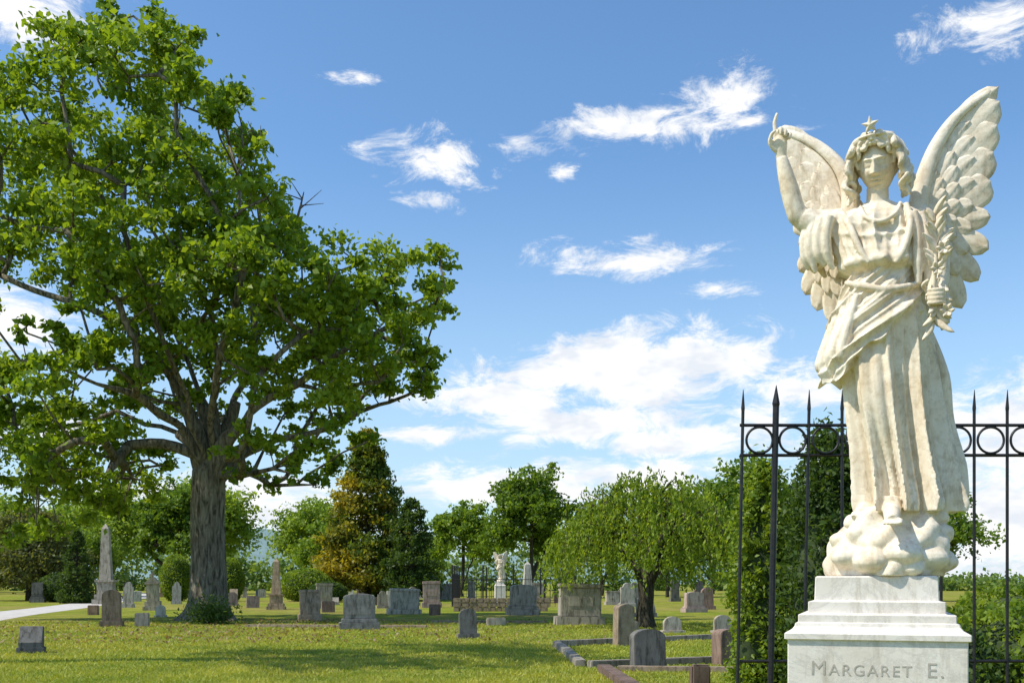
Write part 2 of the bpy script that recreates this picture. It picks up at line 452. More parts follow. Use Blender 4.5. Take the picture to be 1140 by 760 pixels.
def shrub(name,loc,w,h,fn,leaf=.14,n=7000,seed=0,e=.5,wob=.06):
    global rng; rng=np.random.default_rng(seed+500)
    d=rng.normal(size=(n,3)); d/=np.linalg.norm(d,axis=1)[:,None]
    r=rng.uniform(.86,1.03,n)+wob*np.sin(d[:,0]*6+seed)*np.cos(d[:,2]*5+d[:,1]*4)
    zc=h*.48
    P=np.stack([d[:,0]*w/2*r,d[:,1]*w/2*r,zc+d[:,2]*(h*.52)*r],1); P=P[P[:,2]>.02]; n=len(P)
    T=.5+.5*np.sin(P[:,0]*9/w+P[:,2]*6/h*2); lv,lq,lc=leaves(P,np.full(n,leaf),fn(P,T,rng.uniform(0,1,n)),.4,.6)
    V=[];F=[]; Z=np.linspace(0,1,9)
    pts=[(0,0,max(.0,zc+(-math.cos(z*math.pi))*h*.46)) for z in Z]
    pts[0]=(0,0,-.05)
    rr=[max(.03,math.sin(z*math.pi)*w*.42) for z in Z]; rr[0]=w*.18
    tube(V,F,pts,rr,16)  # solid dark core inside the leaf shell
    e=empty(name,loc)
    py_mesh('dark_core',V,F,M_COREG,True,e); ob=np_quads('foliage',lv,lq,lc,M_LEAF); ob.parent=e
    return e
shrub('topiary_shrub',(-29,93,0),2.7,4.0,brightg,.16,7000,1)
shrub('topiary_shrub',(-24.4,93,0),2.6,3.7,brightg,.16,7000,2)
shrub('rounded_bush',(-17.5,92,0),4.6,2.8,brightg,.18,7000,3)
shrub('rounded_bush',(-15,88,0),3.2,1.7,darkg,.18,4000,4)
shrub('rounded_bush',(-37,88,0),3.4,2.4,darkg,.18,4000,5)
shrub('rounded_bush',(-11.5,100,0),3.6,1.8,brightg,.2,4000,8)
rng=np.random.default_rng(77)
n=1500; g=rng.normal(size=(n,3))*np.array([.42,.3,.28])+np.array([0,0,.38]); g[:,2]=np.abs(g[:,2])
lv,lq,lc=leaves(g,np.full(n,.17),colmix(rng.uniform(0,1,n),(.04,.08,.016),(.10,.18,.035)),.3,.4)
ob=np_quads('ground_plant',lv,lq,lc,M_LEAF); ob.location=(-11.6,41.6,0)

# ---- weeping cherry
rng=np.random.default_rng(21)
sk=Skel(); tr=sk.path(None,[(0,0,-.1),(-.02,0,.5),(.04,0,1.1),(.02,.05,1.7),(-.1,0,2.3)])
tips=[]
for i in range(16):
    a=i*2.4; r=1.0+1.3*((i*.618)%1); tips.append((math.cos(a)*r,math.sin(a)*r,3.3+.9*(1-r/2.5)+.3*rng.normal()))
for q in sorted(tips,key=lambda q:q[0]**2+q[1]**2): sk.attach(np.array(q),1.6,.5,.12)
PP=[];CC=[];V=[];F=[]
for i in range(640):
    a=rng.uniform(0,2*math.pi); r=3.4*math.sqrt(rng.uniform(.0,1)); 
    lump=.35*math.sin(a*3+1)+.3*math.sin(a*7)
    z0=5.05-1.9*(r/3.45)**2.0+lump*.6+rng.normal()*.24
    zend=max(1.5,z0-rng.uniform(.7,2.6)) if r>1.4 else z0-rng.uniform(.4,1.5)
    if r>2.4: zend=rng.uniform(1.3,2.5)+.25*math.sin(a*5)
    m_=int((z0-zend)/.055)+5
    u=np.linspace(0,1,m_); out_=.45*np.sin(u*1.5)
    x=math.cos(a)*(r+out_)+rng.normal(size=m_)*.055; y=math.sin(a)*(r+out_)+rng.normal(size=m_)*.055; z=z0+.2*np.sin(u*3)-(z0-zend)*u+rng.normal(size=m_)*.04
    if abs(math.cos(a)*r-.1)<.5 and zend<2.2 and math.sin(a)<0: z=np.maximum(z,2.15+.1*rng.normal(size=m_))
    PP.append(np.stack([x,y,z],1)); CC.append(np.full(m_,rng.uniform(0,1)))
    if i%4==0: tube(V,F,[(math.cos(a)*r*.5,math.sin(a)*r*.5,z0-.5),(math.cos(a)*r,math.sin(a)*r,z0),(math.cos(a)*(r+.3),math.sin(a)*(r+.3),zend+.4)],[.03,.018,.006],4)
P=np.concatenate(PP);T=np.concatenate(CC)
sk.mesh(.09,.45,.30,V,F,.02)
tube(V,F,[(0,0,-.1),(0,0,.15),(-.02,0,.6),(.04,0,1.1),(.02,.03,1.6),(-.06,0,2.1)],[.48,.36,.29,.27,.30,.25],18)
tube(V,F,[(0,0,1.4),(.35,-.1,2.0),(.8,-.2,2.8)],[.2,.16,.1],10); tube(V,F,[(0,0,1.5),(-.3,-.1,2.1),(-.9,.1,2.8)],[.2,.15,.1],10)
t=T*.7+rng.uniform(0,1,len(P))*.3
lv,lq,lc=leaves(P,np.full(len(P),.16),colmix(t,(.09,.165,.014),(.31,.40,.04)),.4,.45,droop=.9)
assemble_tree('weeping_cherry_tree',(4.75,38.4,0),V,F,M_BARKD,lv,lq,lc)

# tall tree standing just out of the picture, whose shade dapples the lawn
broadleaf('shade_tree',(-15.0,20.3,0),21.5,9.5,GD,GL,.42,75,.55,18,.4,M_BARK,seed=9)

# evergreens behind the iron fence
def hedge_tree(x,y,h,w,seed,fn,n=14000,leaf=.09):
    global rng; rng=np.random.default_rng(seed)
    nb=240; z=rng.uniform(0,1,nb); th=rng.uniform(0,2*math.pi,nb)
    prof=np.sqrt(np.clip(1-((z-.35)/.66)**2,0,1)); R=w/2*prof*rng.uniform(.75,1.05,nb)
    w_=rng.integers(0,nb,n); s=rng.uniform(.55,1,n)
    P=np.stack([np.cos(th[w_])*R[w_]*s,np.sin(th[w_])*R[w_]*s,z[w_]*h],1)+rng.normal(size=(n,3))*np.array([.09,.09,.14])*w/1.6
    P=P[P[:,2]>0]; n=len(P)
    lv,lq,lc=leaves(P,np.full(n,leaf),fn(P,rng.uniform(0,1,nb)[w_][:n],rng.uniform(0,1,n)),.2,.5)
    V=[];F=[]; tube(V,F,[(0,0,0),(0,0,h*.3),(0,0,h*.6),(0,0,h*.88)],[w*.3,w*.36,w*.27,.03],12)  # solid dark core filling the middle of the foliage
    e=empty('arborvitae',(x,y,0)); py_mesh('dark_core',V,F,M_COREG,True,e); ob=np_quads('foliage',lv,lq,lc,M_LEAF); ob.parent=e
hedge_tree(4.0,13.6,3.45,1.35,41,darkg)
hedge_tree(3.38,14.6,3.2,.95,42,brightg,11000)
hedge_tree(4.7,14.6,2.7,1.2,43,darkg,11000)
shrub('leafy_shrub',(5.95,12.4,0),2.1,1.3,brightg,.085,9000,21,wob=.18)
shrub('leafy_shrub',(4.7,12.0,0),1.6,1.1,darkg,.085,6000,22,wob=.15)
shrub('leafy_shrub',(7.3,15,0),2.6,1.55,brightg,.09,9000,23,wob=.18)

# ------------------------------------------------------------------ ground, path, hills
g=py_mesh('ground',[(-1500,-60,0),(1500,-60,0),(1500,2500,0),(-1500,2500,0)],[(0,1,2,3)],M_LAWN)
cl=[(-21,38),(-25,52),(-28.5,68),(-34,90),(-44,128),(-60,170)]
V=[];F=[]
p,_=smoothpath([(a,b_,0) for a,b_ in cl],[1]*6,6)
for i,q in enumerate(p):
    t=(p[min(i+1,len(p)-1)]-p[max(i-1,0)]); t/=np.linalg.norm(t); nrm=np.array([t[1],-t[0],0])
    V.append(q-nrm*1.6+np.array([0,0,.005])); V.append(q+nrm*1.6+np.array([0,0,.005]))
    if i: a=2*i; F.append((a-2,a-1,a+1,a))
py_mesh('footpath',V,F,M_PATH)
V=[];F=[]
xs=np.linspace(-1400,1400,160)
for x in xs:
    h=30+10*math.sin(x*.004+1)+6*math.sin(x*.011)+3*math.sin(x*.05)
    if x<-150: h+=42*math.exp(-((x+330)/160)**2)
    if x>150: h*=max(.25,1-(x-150)/250)
    V+= [(x,1150,-2),(x,1300,h*.7),(x,1450,h)]
for i in range(len(xs)-1):
    for j in range(2): a=i*3+j; F.append((a,a+3,a+4,a+1))
py_mesh('distant_hills',V,F,M_HILL,True)

# grass blades
rng=np.random.default_rng(3)
n=160000
yy=16+28*rng.uniform(0,1,n)**1.5; xx=rng.uniform(-1,1,n)*yy*.50
n=len(xx)
pn=np.sin(xx*.9+np.sin(yy*.5)*2)*np.cos(yy*.7+xx*.3)*.5+np.sin(xx*2.7+yy*1.1)*np.sin(yy*2.1-xx*.8)*.5
hgt=rng.uniform(.02,.06,n)*(1+.35*pn); ang=rng.uniform(0,math.pi,n); wd=rng.uniform(.006,.014,n)*(yy/20)
lean=rng.normal(size=(n,2))*.035
V=np.empty((n,4,3)); 
V[:,0]=np.stack([xx-np.cos(ang)*wd,yy-np.sin(ang)*wd,np.zeros(n)],1)
V[:,1]=np.stack([xx+np.cos(ang)*wd,yy+np.sin(ang)*wd,np.zeros(n)],1)
V[:,2]=np.stack([xx+lean[:,0]+np.cos(ang)*wd*.3,yy+lean[:,1]+np.sin(ang)*wd*.3,hgt],1)
V[:,3]=np.stack([xx+lean[:,0]-np.cos(ang)*wd*.3,yy+lean[:,1]-np.sin(ang)*wd*.3,hgt],1)
t=np.clip(rng.uniform(0,1,n)*.5+.25+.45*pn,0,1)
np_quads('grass',V.reshape(-1,3),np.arange(4*n).reshape(n,4),np.repeat(colmix(t,(.14,.23,.018),(.46,.45,.07)),4,axis=0),M_GRASSB)
n=2600; xx=rng.normal(size=n)*6-9; yy=rng.uniform(28,46,n)
lv,lq,lc=leaves(np.stack([xx,yy,np.full(n,.05)],1),np.full(n,.11),colmix(rng.uniform(0,1,n),(.16,.10,.05),(.34,.26,.14)),3.0,.6)
np_quads('fallen_leaves',lv,lq,lc,M_GRASSB)

# ------------------------------------------------------------------ gravestones
def bev_prism(bm,prof,y0,y1,bev=.02):
    vs0=[bm.verts.new((x,y0,z)) for x,z in prof]; vs1=[bm.verts.new((x,y1,z)) for x,z in prof]
    fs=[bm.faces.new(vs0),bm.faces.new(list(reversed(vs1)))]
    n=len(prof)
    for i in range(n): fs.append(bm.faces.new((vs0[(i+1)%n],vs0[i],vs1[i],vs1[(i+1)%n])))
    es=set()
    for f in fs[:2]: es|=set(f.edges)
    if n==4: 
        for f in fs: es|=set(f.edges)
    bmesh.ops.bevel(bm,geom=list(es),offset=bev,segments=2,affect='EDGES',clamp_overlap=True)
def boxp(bm,w,dp,z0,z1,bev=.015,x=0,y=0):
    bev_prism(bm,[(x-w/2,z0),(x+w/2,z0),(x+w/2,z1),(x-w/2,z1)],y-dp/2,y+dp/2,bev)
def arc(w,z,rise,n=12):
    pts=[]
    for i in range(n+1):
        a=math.pi*i/n; pts.append((w/2*math.cos(a),z+rise*math.sin(a)))
    return pts
def gravestone(kind,x,y,h,w,mat,rz=.2,name='gravestone',d=None):
    bm=bmesh.new(); d=d or w*.4
    if kind=='tablet':
        boxp(bm,w*1.15,d*1.5,-.05,h*.16,.012)
        r=w*.42; prof=[(-w*.46,h*.158),(w*.46,h*.158)]+arc(w*.92,h-r*.8,r*.8)
        bev_prism(bm,prof,-d*.32,d*.32,.012)
    elif kind=='plain':
        r=w*.25; prof=[(-w/2,-.05),(w/2,-.05)]+arc(w,h-r,r)
        bev_prism(bm,prof,-d*.4,d*.4,.012)
    elif kind=='shoulder':
        boxp(bm,w*1.1,d*1.4,-.05,h*.15,.012)
        z=h*.8
        prof=[(-w*.46,h*.148),(w*.46,h*.148),(w*.46,z),(w*.34,z)]+arc(w*.6,z+.02,h*.18)+[(-w*.34,z),(-w*.46,z)]
        bev_prism(bm,prof,-d*.32,d*.32,.01)
    elif kind=='die':
        boxp(bm,w,w*.52,-.05,h*.2,.02)
        boxp(bm,w*.88,w*.42,h*.198,h*.30,.02)
        prof=[(-w*.39,h*.298),(w*.39,h*.298)]+[(w*.39*math.cos(a),h*.9+h*.1*math.sin(a)) for a in np.linspace(0,math.pi,11)]
        bev_prism(bm,prof,-w*.15,w*.15,.025)
        boxp(bm,w*.6,.03,h*.42,h*.62,.008,0,-w*.15-.005)
    elif kind=='dieflat':
        boxp(bm,w,w*.5,-.05,h*.2,.02)
        boxp(bm,w*.84,w*.38,h*.198,h*.9,.03)
        boxp(bm,w*.9,w*.43,h*.898,h,.03)
        boxp(bm,w*.5,.03,h*.45,h*.65,.008,0,-w*.19-.005)
    elif kind=='slant':
        boxp(bm,w,w*.7,-.05,h*.22,.015)
        b2=bmesh.new(); bev_prism(b2,[(-w*.3,h*.218),(w*.3,h*.218),(w*.3,h),(w*.05,h),(-w*.3,h*.4)],-w*.43,w*.43,.012)
        bmesh.ops.rotate(b2,verts=b2.verts,matrix=Matrix.Rotation(math.pi/2,3,'Z'))
        me2=bpy.data.meshes.new('t'); b2.to_mesh(me2); bm.from_mesh(me2); b2.free()
    elif kind=='block':
        boxp(bm,w,w*.6,-.05,h,.03)
    elif kind=='gothic':
        boxp(bm,w,w*.8,-.05,h*.12,.02); boxp(bm,w*.82,w*.64,h*.118,h*.24,.02)
        boxp(bm,w*.62,w*.5,h*.238,h*.68,.02); boxp(bm,w*.76,w*.6,h*.678,h*.74,.02)
        bev_prism(bm,[(-w*.33,h*.738),(w*.33,h*.738),(w*.12,h*.86),(-w*.12,h*.86)],-w*.25,w*.25,.02)
        boxp(bm,w*.12,w*.12,h*.858,h,.01); boxp(bm,w*.34,w*.1,h*.91,h*.945,.01)
    elif kind=='obelisk':
        boxp(bm,w,w,-.05,h*.06,.02); boxp(bm,w*.84,w*.84,h*.058,h*.12,.02); boxp(bm,w*.66,w*.66,h*.118,h*.27,.02); boxp(bm,w*.8,w*.8,h*.268,h*.30,.02)
        def ring(z,s): return [bm.verts.new((a*s/2,b_*s/2,z)) for a,b_ in ((-1,-1),(1,-1),(1,1),(-1,1))]
        r=[ring(h*.298,w*.5),ring(h*.93,w*.30)]; top=bm.verts.new((0,0,h))
        for i in range(4): bm.faces.new((r[0][i],r[0][(i+1)%4],r[1][(i+1)%4],r[1][i])); bm.faces.new((r[1][i],r[1][(i+1)%4],top))
        bm.faces.new(list(reversed(r[0])))
    bmesh.ops.recalc_face_normals(bm,faces=bm.faces)
    me=bpy.data.meshes.new(name); bm.to_mesh(me); bm.free(); me.materials.append(mat)
    ob=bpy.data.objects.new(name,me); COL.objects.link(ob); ob.location=(x,y,0)
    ob.rotation_euler=(random.uniform(-.03,.03),random.uniform(-.025,.025),rz+random.uniform(-.08,.08)); return ob
G=gravestone
G('slant',-10.97,24.6,.6,.58,M_GRAND)
G('tablet',-14.56,39.2,1.34,.72,M_FIELD)
G('block',-13.45,39.2,.5,.5,M_GRAN)
G('gothic',-20.6,61.9,2.2,1.05,M_GRAN)
G('shoulder',-24.9,80,1.67,.7,M_MARBG)
G('block',-16.5,68.6,.75,.8,M_PINK); G('block',-20.7,53.3,.48,.5,M_BROWN)
G('obelisk',-14,64,3.05,1.1,M_FIELD,name='obelisk_monument')
G('obelisk',-30.1,80,6.0,1.7,M_GRAN,name='obelisk_monument')
G('dieflat',-8.57,45.7,1.3,1.0,M_FIELD,.25)
G('dieflat',-11.5,66,1.55,1.15,M_GRAN,.25)
G('die',-5.23,36.9,1.22,1.38,M_GRAND,.2)
G('dieflat',-5.5,54.9,1.28,1.7,M_GRAN)
G('dieflat',-5.9,100,1.5,1.6,M_GRAN)
G('tablet',-1.26,31,.85,.55,M_GRAND,.15)
G('block',-3.8,53,.53,.55,M_BROWN)
G('die',.53,53.3,1.5,1.65,M_GRAN)
G('dieflat',2.55,40.9,1.55,1.85,M_GRAN,.12)
G('shoulder',7.6,71,1.6,1.0,M_MARBG)
G('plain',2.83,27.4,1.05,.44,M_FIELD,.3,d=.5)
G('plain',2.52,20,.74,.6,M_GRAND,.1,d=.42)
G('tablet',5.1,34.3,.52,.63,M_GRAN); G('tablet',6.7,34.3,.57,.63,M_GRAN)
G('plain',4.15,20.9,.7,.42,M_BROWN,.3,d=.5)
G('block',2.89,16.6,.34,.3,M_BROWN,.2)
G('tablet',-16.3,50,.55,.5,M_MARBG); G('block',-9.9,58,.6,.7,M_PINK); G('shoulder',-6.9,75,1.3,.9,M_GRAN)
G('slant',6.2,50,.9,.9,M_GRAN); G('die',9.8,58,1.1,1.3,M_PINK); G('tablet',11.6,64,1.3,.8,M_BROWN)
G('slant',-20.3,36.5,.42,.5,M_GRAN); G('block',-.6,40.5,.28,.7,M_GRAN); G('block',3.9,36,.3,.6,M_GRAN)
random.seed(9)
kinds=['tablet','shoulder','dieflat','die','plain','slant','block','gothic']
for i in range(70):
    y=random.uniform(66,125); x=random.uniform(-.45,.26)*y
    if -1.0*y*.06<x<.04*y and y<85: continue
    if abs(x-(-28.5-(y-68)*.35))<3: continue
    kd=random.choice(kinds); h=random.uniform(.8,1.9); w=random.uniform(.7,1.4) if kd in('dieflat','die') else random.uniform(.55,.9)
    G(kd,x,y,h*(.6 if kd in('slant','block') else 1),w,random.choice([M_GRAN,M_PINK,M_MARBG,M_GRAND,M_BROWN,M_MARBG,M_FIELD]))
def kerb(pts,w=.2,h=.14,mat=M_MARBG,name='plot_kerb'):
    bm=bmesh.new()
    for (a,b_) in zip(pts[:-1],pts[1:]):
        a=Vector(a);b_=Vector(b_);L=(b_-a).length; nseg=max(1,int(L/2.2)); ang=math.atan2((b_-a).y,(b_-a).x)
        for i in range(nseg):
            c=a.lerp(b_,(i+.5)/nseg); b2=bmesh.new(); boxp(b2,L/nseg-.012,w,-.05,h+random.uniform(-.01,.01),.015)
            bmesh.ops.rotate(b2,verts=b2.verts,matrix=Matrix.Rotation(ang+random.uniform(-.01,.01),3,'Z')); bmesh.ops.translate(b2,verts=b2.verts,vec=(c.x,c.y,0))
            me2=bpy.data.meshes.new('t'); b2.to_mesh(me2); bm.from_mesh(me2); b2.free()
    bmesh.ops.recalc_face_normals(bm,faces=bm.faces)
    me=bpy.data.meshes.new(name); bm.to_mesh(me); bm.free(); me.materials.append(mat); ob=bpy.data.objects.new(name,me); COL.objects.link(ob)
kerb([(5.6,30.5),(1.12,27.0)],mat=M_GRAN); kerb([(1.12,26.8),(1.32,20.4)],mat=M_GRAN); kerb([(1.45,20.2),(4.4,21.6)],mat=M_GRAN)
kerb([(1.65,19.4),(1.8,15)],w=.24,mat=M_BROWN); kerb([(1.9,19.5),(4.3,19.2)],w=.2,h=.1,mat=M_FIELD)
kerb([(-9.5,38.6),(-3.0,38.0)],h=.09,mat=M_FIELD); kerb([(-3.2,43),(1.4,42.5)],h=.09,mat=M_FIELD)
bm=bmesh.new(); random.seed(4)
for row in range(3):
    x=-3.3+random.uniform(0,.2)
    while x<1.9:
        w=random.uniform(.3,.6); b2=bmesh.new(); boxp(b2,w-.02,.5+random.uniform(-.05,.05),row*.25-.03,row*.25+.235,.04,x+w/2,0)
        me2=bpy.data.meshes.new('t'); b2.to_mesh(me2); bm.from_mesh(me2); b2.free(); x+=w
bmesh.ops.recalc_face_normals(bm,faces=bm.faces)
me=bpy.data.meshes.new('stone_wall'); bm.to_mesh(me); bm.free(); me.materials.append(M_FIELD); ob=bpy.data.objects.new('stone_wall',me); COL.objects.link(ob); ob.location=(0,60,0)
V=[];F=[]
def picket(V,F,x,y,h,r=.03): tube(V,F,[(x,y,0),(x,y,h-.1),(x,y,h-.08),(x,y,h)],[r,r,r*1.6,.004],6)
for s_ in range(4):
    c=[(-4,72),(4.2,72),(4.2,82),(-4,82)]
    a=c[s_];b_=c[(s_+1)%4]; L=math.dist(a,b_); nn=int(L/.32)
    for i in range(nn):
        u=i/nn; picket(V,F,a[0]*(1-u)+b_[0]*u,a[1]*(1-u)+b_[1]*u,2.2,.014)
    for i in range(4): u=i/4; picket(V,F,a[0]*(1-u)+b_[0]*u+.01,a[1]*(1-u)+b_[1]*u+.01,2.8,.05)
    for z in (.25,1.8): tube(V,F,[(a[0],a[1],z),(b_[0],b_[1],z)],[.022,.022],4)
py_mesh('iron_plot_fence',V,F,M_IRON)

# near ornamental iron fence behind the angel
fe=empty('iron_fence',(1.50,7.0,0)); sp=.2145; V=[];F=[]
nb=13
for i in range(nb):
    x=i*sp; lean=-.055 if i<=2 else 0
    r=.021 if i==1 else .0105
    h=2.85+ (.03 if i==1 else 0)
    tube(V,F,[(x+lean,0,0),(x,0,h-.14),(x,0,h-.12),(x+.002,0,h)],[r,r,r*1.2,.002],8)
py_mesh('pickets',V,F,M_IRON,False,fe)
V=[];F=[]
for z in (2.62,2.425,1.09,.16):
    tube(V,F,[(-.02,.0,z),(nb*sp,.0,z)],[.0105,.0105],4)
py_mesh('rails',V,F,M_IRON,False,fe)
V=[];F=[]
for i in range(nb-1):
    base=len(V); R=.085; r=.0085; cx_=(i+.5)*sp; cz=2.5225
    for a in range(32):
        A=2*math.pi*a/32
        for b_ in range(6):
            B=2*math.pi*b_/6; V.append((cx_+(R+r*math.cos(B))*math.cos(A),-.001+r*1.3*math.sin(B),cz+(R+r*math.cos(B))*math.sin(A)))
    for a in range(32):
        for b_ in range(6): F.append((base+a*6+b_,base+((a+1)%32)*6+b_,base+((a+1)%32)*6+(b_+1)%6,base+a*6+(b_+1)%6))
py_mesh('rings',V,F,M_IRON,True,fe)

# ------------------------------------------------------------------ angel statue
ANG=empty('angel_statue',(1.62,4.8,0),math.radians(-18.65))
def A(px,py,y=0): return ((px-975)*.0038,y,1.6+(648-py)*.004)
def loft(V,F,secs,disp,nz=170,nt=240,hem=None):
    secs=np.array(secs,float); pys=np.linspace(secs[0,0],secs[-1,0],nz); base=len(V)
    th=np.linspace(0,2*math.pi,nt,endpoint=False)
    def sm(col,q):
        o=0
        for w,dd in ((.25,-3),(.5,0),(.25,3)): o=o+w*np.interp(q+dd,secs[:,0],secs[:,col])
        return o
    for iz,py in enumerate(pys):
        if hem is not None:
            h=hem(th); q=secs[0,0]+(h-secs[0,0])*iz/(nz-1)
        else: q=np.full(nt,py)
        l=sm(1,q);r=sm(2,q);d=sm(3,q);yc=sm(4,q)
        cx_=(l+r)/2;a=(r-l)/2*.0038
        dd=disp(th,q)
        x=(cx_-975)*.0038+(a+dd)*np.sin(th); y=yc-(d+dd)*np.cos(th); z=1.6+(648-q)*.004
        for i in range(nt): V.append((x[i],y[i],z[i]))
    for iz in range(nz-1):
        for i in range(nt):
            a0=base+iz*nt+i;b0=base+iz*nt+(i+1)%nt; F.append((a0,a0+nt,b0+nt,b0))
    for row,rev in ((0,False),(nz-1,True)):
        pts=V[base+row*nt:base+(row+1)*nt]; c=np.mean(np.array(pts),axis=0); V.append(tuple(c)); ci=len(V)-1
        for i in range(nt):
            a0=base+row*nt+i;b0=base+row*nt+(i+1)%nt; F.append((ci,a0,b0) if not rev else (ci,b0,a0))
def ridge(p):
    s=np.abs(np.sin(p*.5)); return 1-2*s**.75
def wrap(th): return (th+math.pi)%(2*math.pi)-math.pi
V=[];F=[]
robe=[(226,962,992,.055,.01),(231,950,1003,.07,.01),(237,930,1022,.095,.01),(246,918,1032,.118,.0),(262,918,1034,.135,-.005),(282,928,1029,.145,-.012),(298,936,1026,.155,-.018),
(306,941,1023,.150,-.015),(311,948,1017,.122,-.005),(322,945,1019,.13,-.003),(345,939,1027,.15,0),(375,936,1034,.162,.0),(410,935,1038,.168,.0),(450,940,1043,.170,.0),(490,946,1050,.172,.0),
(525,950,1060,.18,.0),(548,952,1068,.192,.0),(562,953,1072,.200,0),(572,957,1069,.192,0)]
def robe_disp(th,py):
    w=wrap(th); o=np.zeros_like(th)
    up=np.exp(-((py-270)/28)**2)
    fan=np.clip((py-232)/40,0,1)
    o+=up*(.014*ridge(w*(13-4*fan)+.9*np.sin(w*2)+.6)*np.exp(-(w/1.5)**2)+.006*ridge(w*25+py*.03))
    o+=.009*np.exp(-((py-268)/14)**2)*ridge((py-18*np.cos(w*1.3))*.42)*np.exp(-(w/.8)**2)
    o+=.014*np.exp(-((py-300)/6.)**2)*(1+.5*np.sin(w*13+1)+.4*np.sin(w*23))
    o+=-.012*np.exp(-((py-311)/4.)**2)+.006*np.exp(-((py-317)/3.)**2)
    k_=np.clip((py-335)/200,0,1)
    ph=w*8.5+1.2*np.sin(w*2.3+.5)+.9*np.sin(py*.012+w)+ (py-400)*.005*w
    amp=.010+.036*k_
    knee=np.exp(-((w+.35)/.40)**2)*np.exp(-((py-450)/62)**2)
    o+=(amp*ridge(ph)*.8+amp*.45*ridge(ph*2.1+1.3+py*.01)+amp*.22*ridge(ph*4.3+py*.02))*(1-.8*knee)*(py>312)
    o+=.040*knee
    hm=np.clip((py-535)/35,0,1); o+=hm*.018*np.sin(w*11+1.0)
    return o
loft(V,F,robe,robe_disp)
mant=[(308,945,1019,.135,-.002),(320,938,1022,.15,-.003),(345,928,1028,.168,-.003),(375,918,1034,.185,-.004),(400,913,1037,.193,-.004),(425,913,1040,.197,-.004),(440,916,1042,.197,0)]
def mhem(th):
    w=wrap(th)
    return 385+ -34*np.tanh((w-.05)*1.7)+ 14*np.exp(-((w+1.1)/.45)**2)+5*np.sin(w*7+.4)+2.5*np.sin(w*15)
def mant_disp(th,py):
    w=wrap(th)
    q=(py-308)+ 34*w
    o=.014*ridge(q*.19+.6*np.sin(w*2.2))+.008*ridge(q*.45+1+w)
    h=mhem(th); e=np.exp(-((py-h)/5.)**2); o+=.010*e
    o+=.02*np.exp(-((w+1.15)/.3)**2)*np.clip((py-330)/70,0,1)*ridge(w*16)
    return o+.004
loft(V,F,mant,mant_disp,110,240,mhem)
def tb(pts,rad,seg=12,flat=None,sub=6):
    p,r=smoothpath([A(*q) for q in pts],rad,sub); tube(V,F,p,r,seg,True,flat)
tb([(942,318,-.09),(958,326,-.145),(985,333,-.155),(1010,330,-.13),(1022,324,-.06)],[.012,.015,.017,.015,.012])
tb([(1008,236,-.07),(1012,262,-.13),(1006,290,-.155),(996,306,-.16)],[.012,.016,.016,.012])
tb([(938,238,-.06),(948,262,-.125),(958,288,-.155),(968,304,-.165)],[.012,.015,.014,.01])
tb([(958,234,-.07),(964,250,-.122),(980,258,-.14),(996,250,-.125),(1002,234,-.07)],[.008,.010,.011,.010,.008])
for i,(x0,x1,yy_) in enumerate([(938,916,-.05),(944,924,-.09),(950,931,-.12),(936,912,-.01),(955,938,-.14)]):
    tb([(x0,335,yy_),( (x0+x1)/2-2,372,yy_-.02),(x1,404-i%3*5,yy_-.015),(x1+3,424-i*4,yy_)],[.014,.020,.024,.008],10)
tb([(1030,370,.06),(1046,420,.08),(1050,470,.09),(1062,520,.08),(1067,556,.05)],[.03,.042,.047,.052,.04],14)
tb([(1032,380,.0),(1040,430,.0),(1051,480,.0),(1058,520,-.02),(1061,556,-.03)],[.016,.02,.024,.028,.028],12)
tb([(977,240,.0),(977,226,-.005),(977,210,-.01)],[.064,.048,.046],16)
tb([(935,247,.0),(910,243,-.01),(890,236,-.03),(884,226,-.04),(878,205,-.045),(872,182,-.05),(869,169,-.052)],[.062,.056,.046,.043,.042,.033,.025],16)
tb([(938,246,0),(918,246,-.01),(902,242,-.02),(893,236,-.025)],[.070,.068,.060,.052],18)
for i,(xa,xb,yy_) in enumerate([(900,896,-.03),(908,903,-.055),(916,912,-.07),(924,921,-.08),(904,899,.02),(915,909,.04)]):
    tb([(xa,242,yy_),(xb-1,262,yy_-.006),(xb,282,yy_),(xb+4+i,296+i%2*5,yy_+.01)],[.024,.024,.024,.008],10)
tb([(912,250,0),(908,270,0),(914,292,0)],[.05,.046,.025],12)
tb([(1018,246,0),(1032,262,-.01),(1040,290,-.03),(1042,318,-.07),(1038,338,-.12)],[.066,.060,.053,.046,.032],16)
for i,(xa,xb,yy_) in enumerate([(1024,1030,-.075),(1034,1041,-.055),(1042,1049,-.02),(1016,1020,-.1)]):
    tb([(xa,248,yy_),(xb-1,275,yy_-.015),(xb,305,yy_-.02),(xb+1,328,yy_-.02)],[.018,.022,.024,.010],10)
tb([(1038,332,-.125),(1036,341,-.145),(1034,349,-.155)],[.028,.032,.026],12)
for j,f_ in enumerate([0,1,2,3]):
    z=338+f_*4.6
    tb([(1044,z,-.145),(1047,z+1,-.178),(1038,z+2,-.196),(1029,z+1,-.182)],[.009,.010,.009,.007],8,sub=4)
tb([(1030,338,-.15),(1025,333,-.175),(1031,329,-.192)],[.011,.010,.008],8,sub=4)
tb([(869,171,-.052),(868,163,-.055),(867.5,153,-.06),(867,145,-.06)],[.022,.026,.032,.026],14,.6)
tb([(862,147,-.06),(861.5,138,-.064),(861,128,-.066),(864,118,-.064)],[.0115,.0105,.0095,.007],8,sub=4)
tb([(867,146,-.06),(867,139,-.075),(869,140,-.100),(869,147,-.104)],[.0105,.0105,.009,.007],8,sub=4)
tb([(872,147,-.06),(872.5,141,-.074),(874.5,143,-.098),(874,149,-.10)],[.010,.0095,.0085,.0070],8,sub=4)
tb([(876.5,149,-.06),(878,144,-.070),(879.5,147,-.09),(878.5,152,-.092)],[.009,.0085,.008,.0065],8,sub=4)
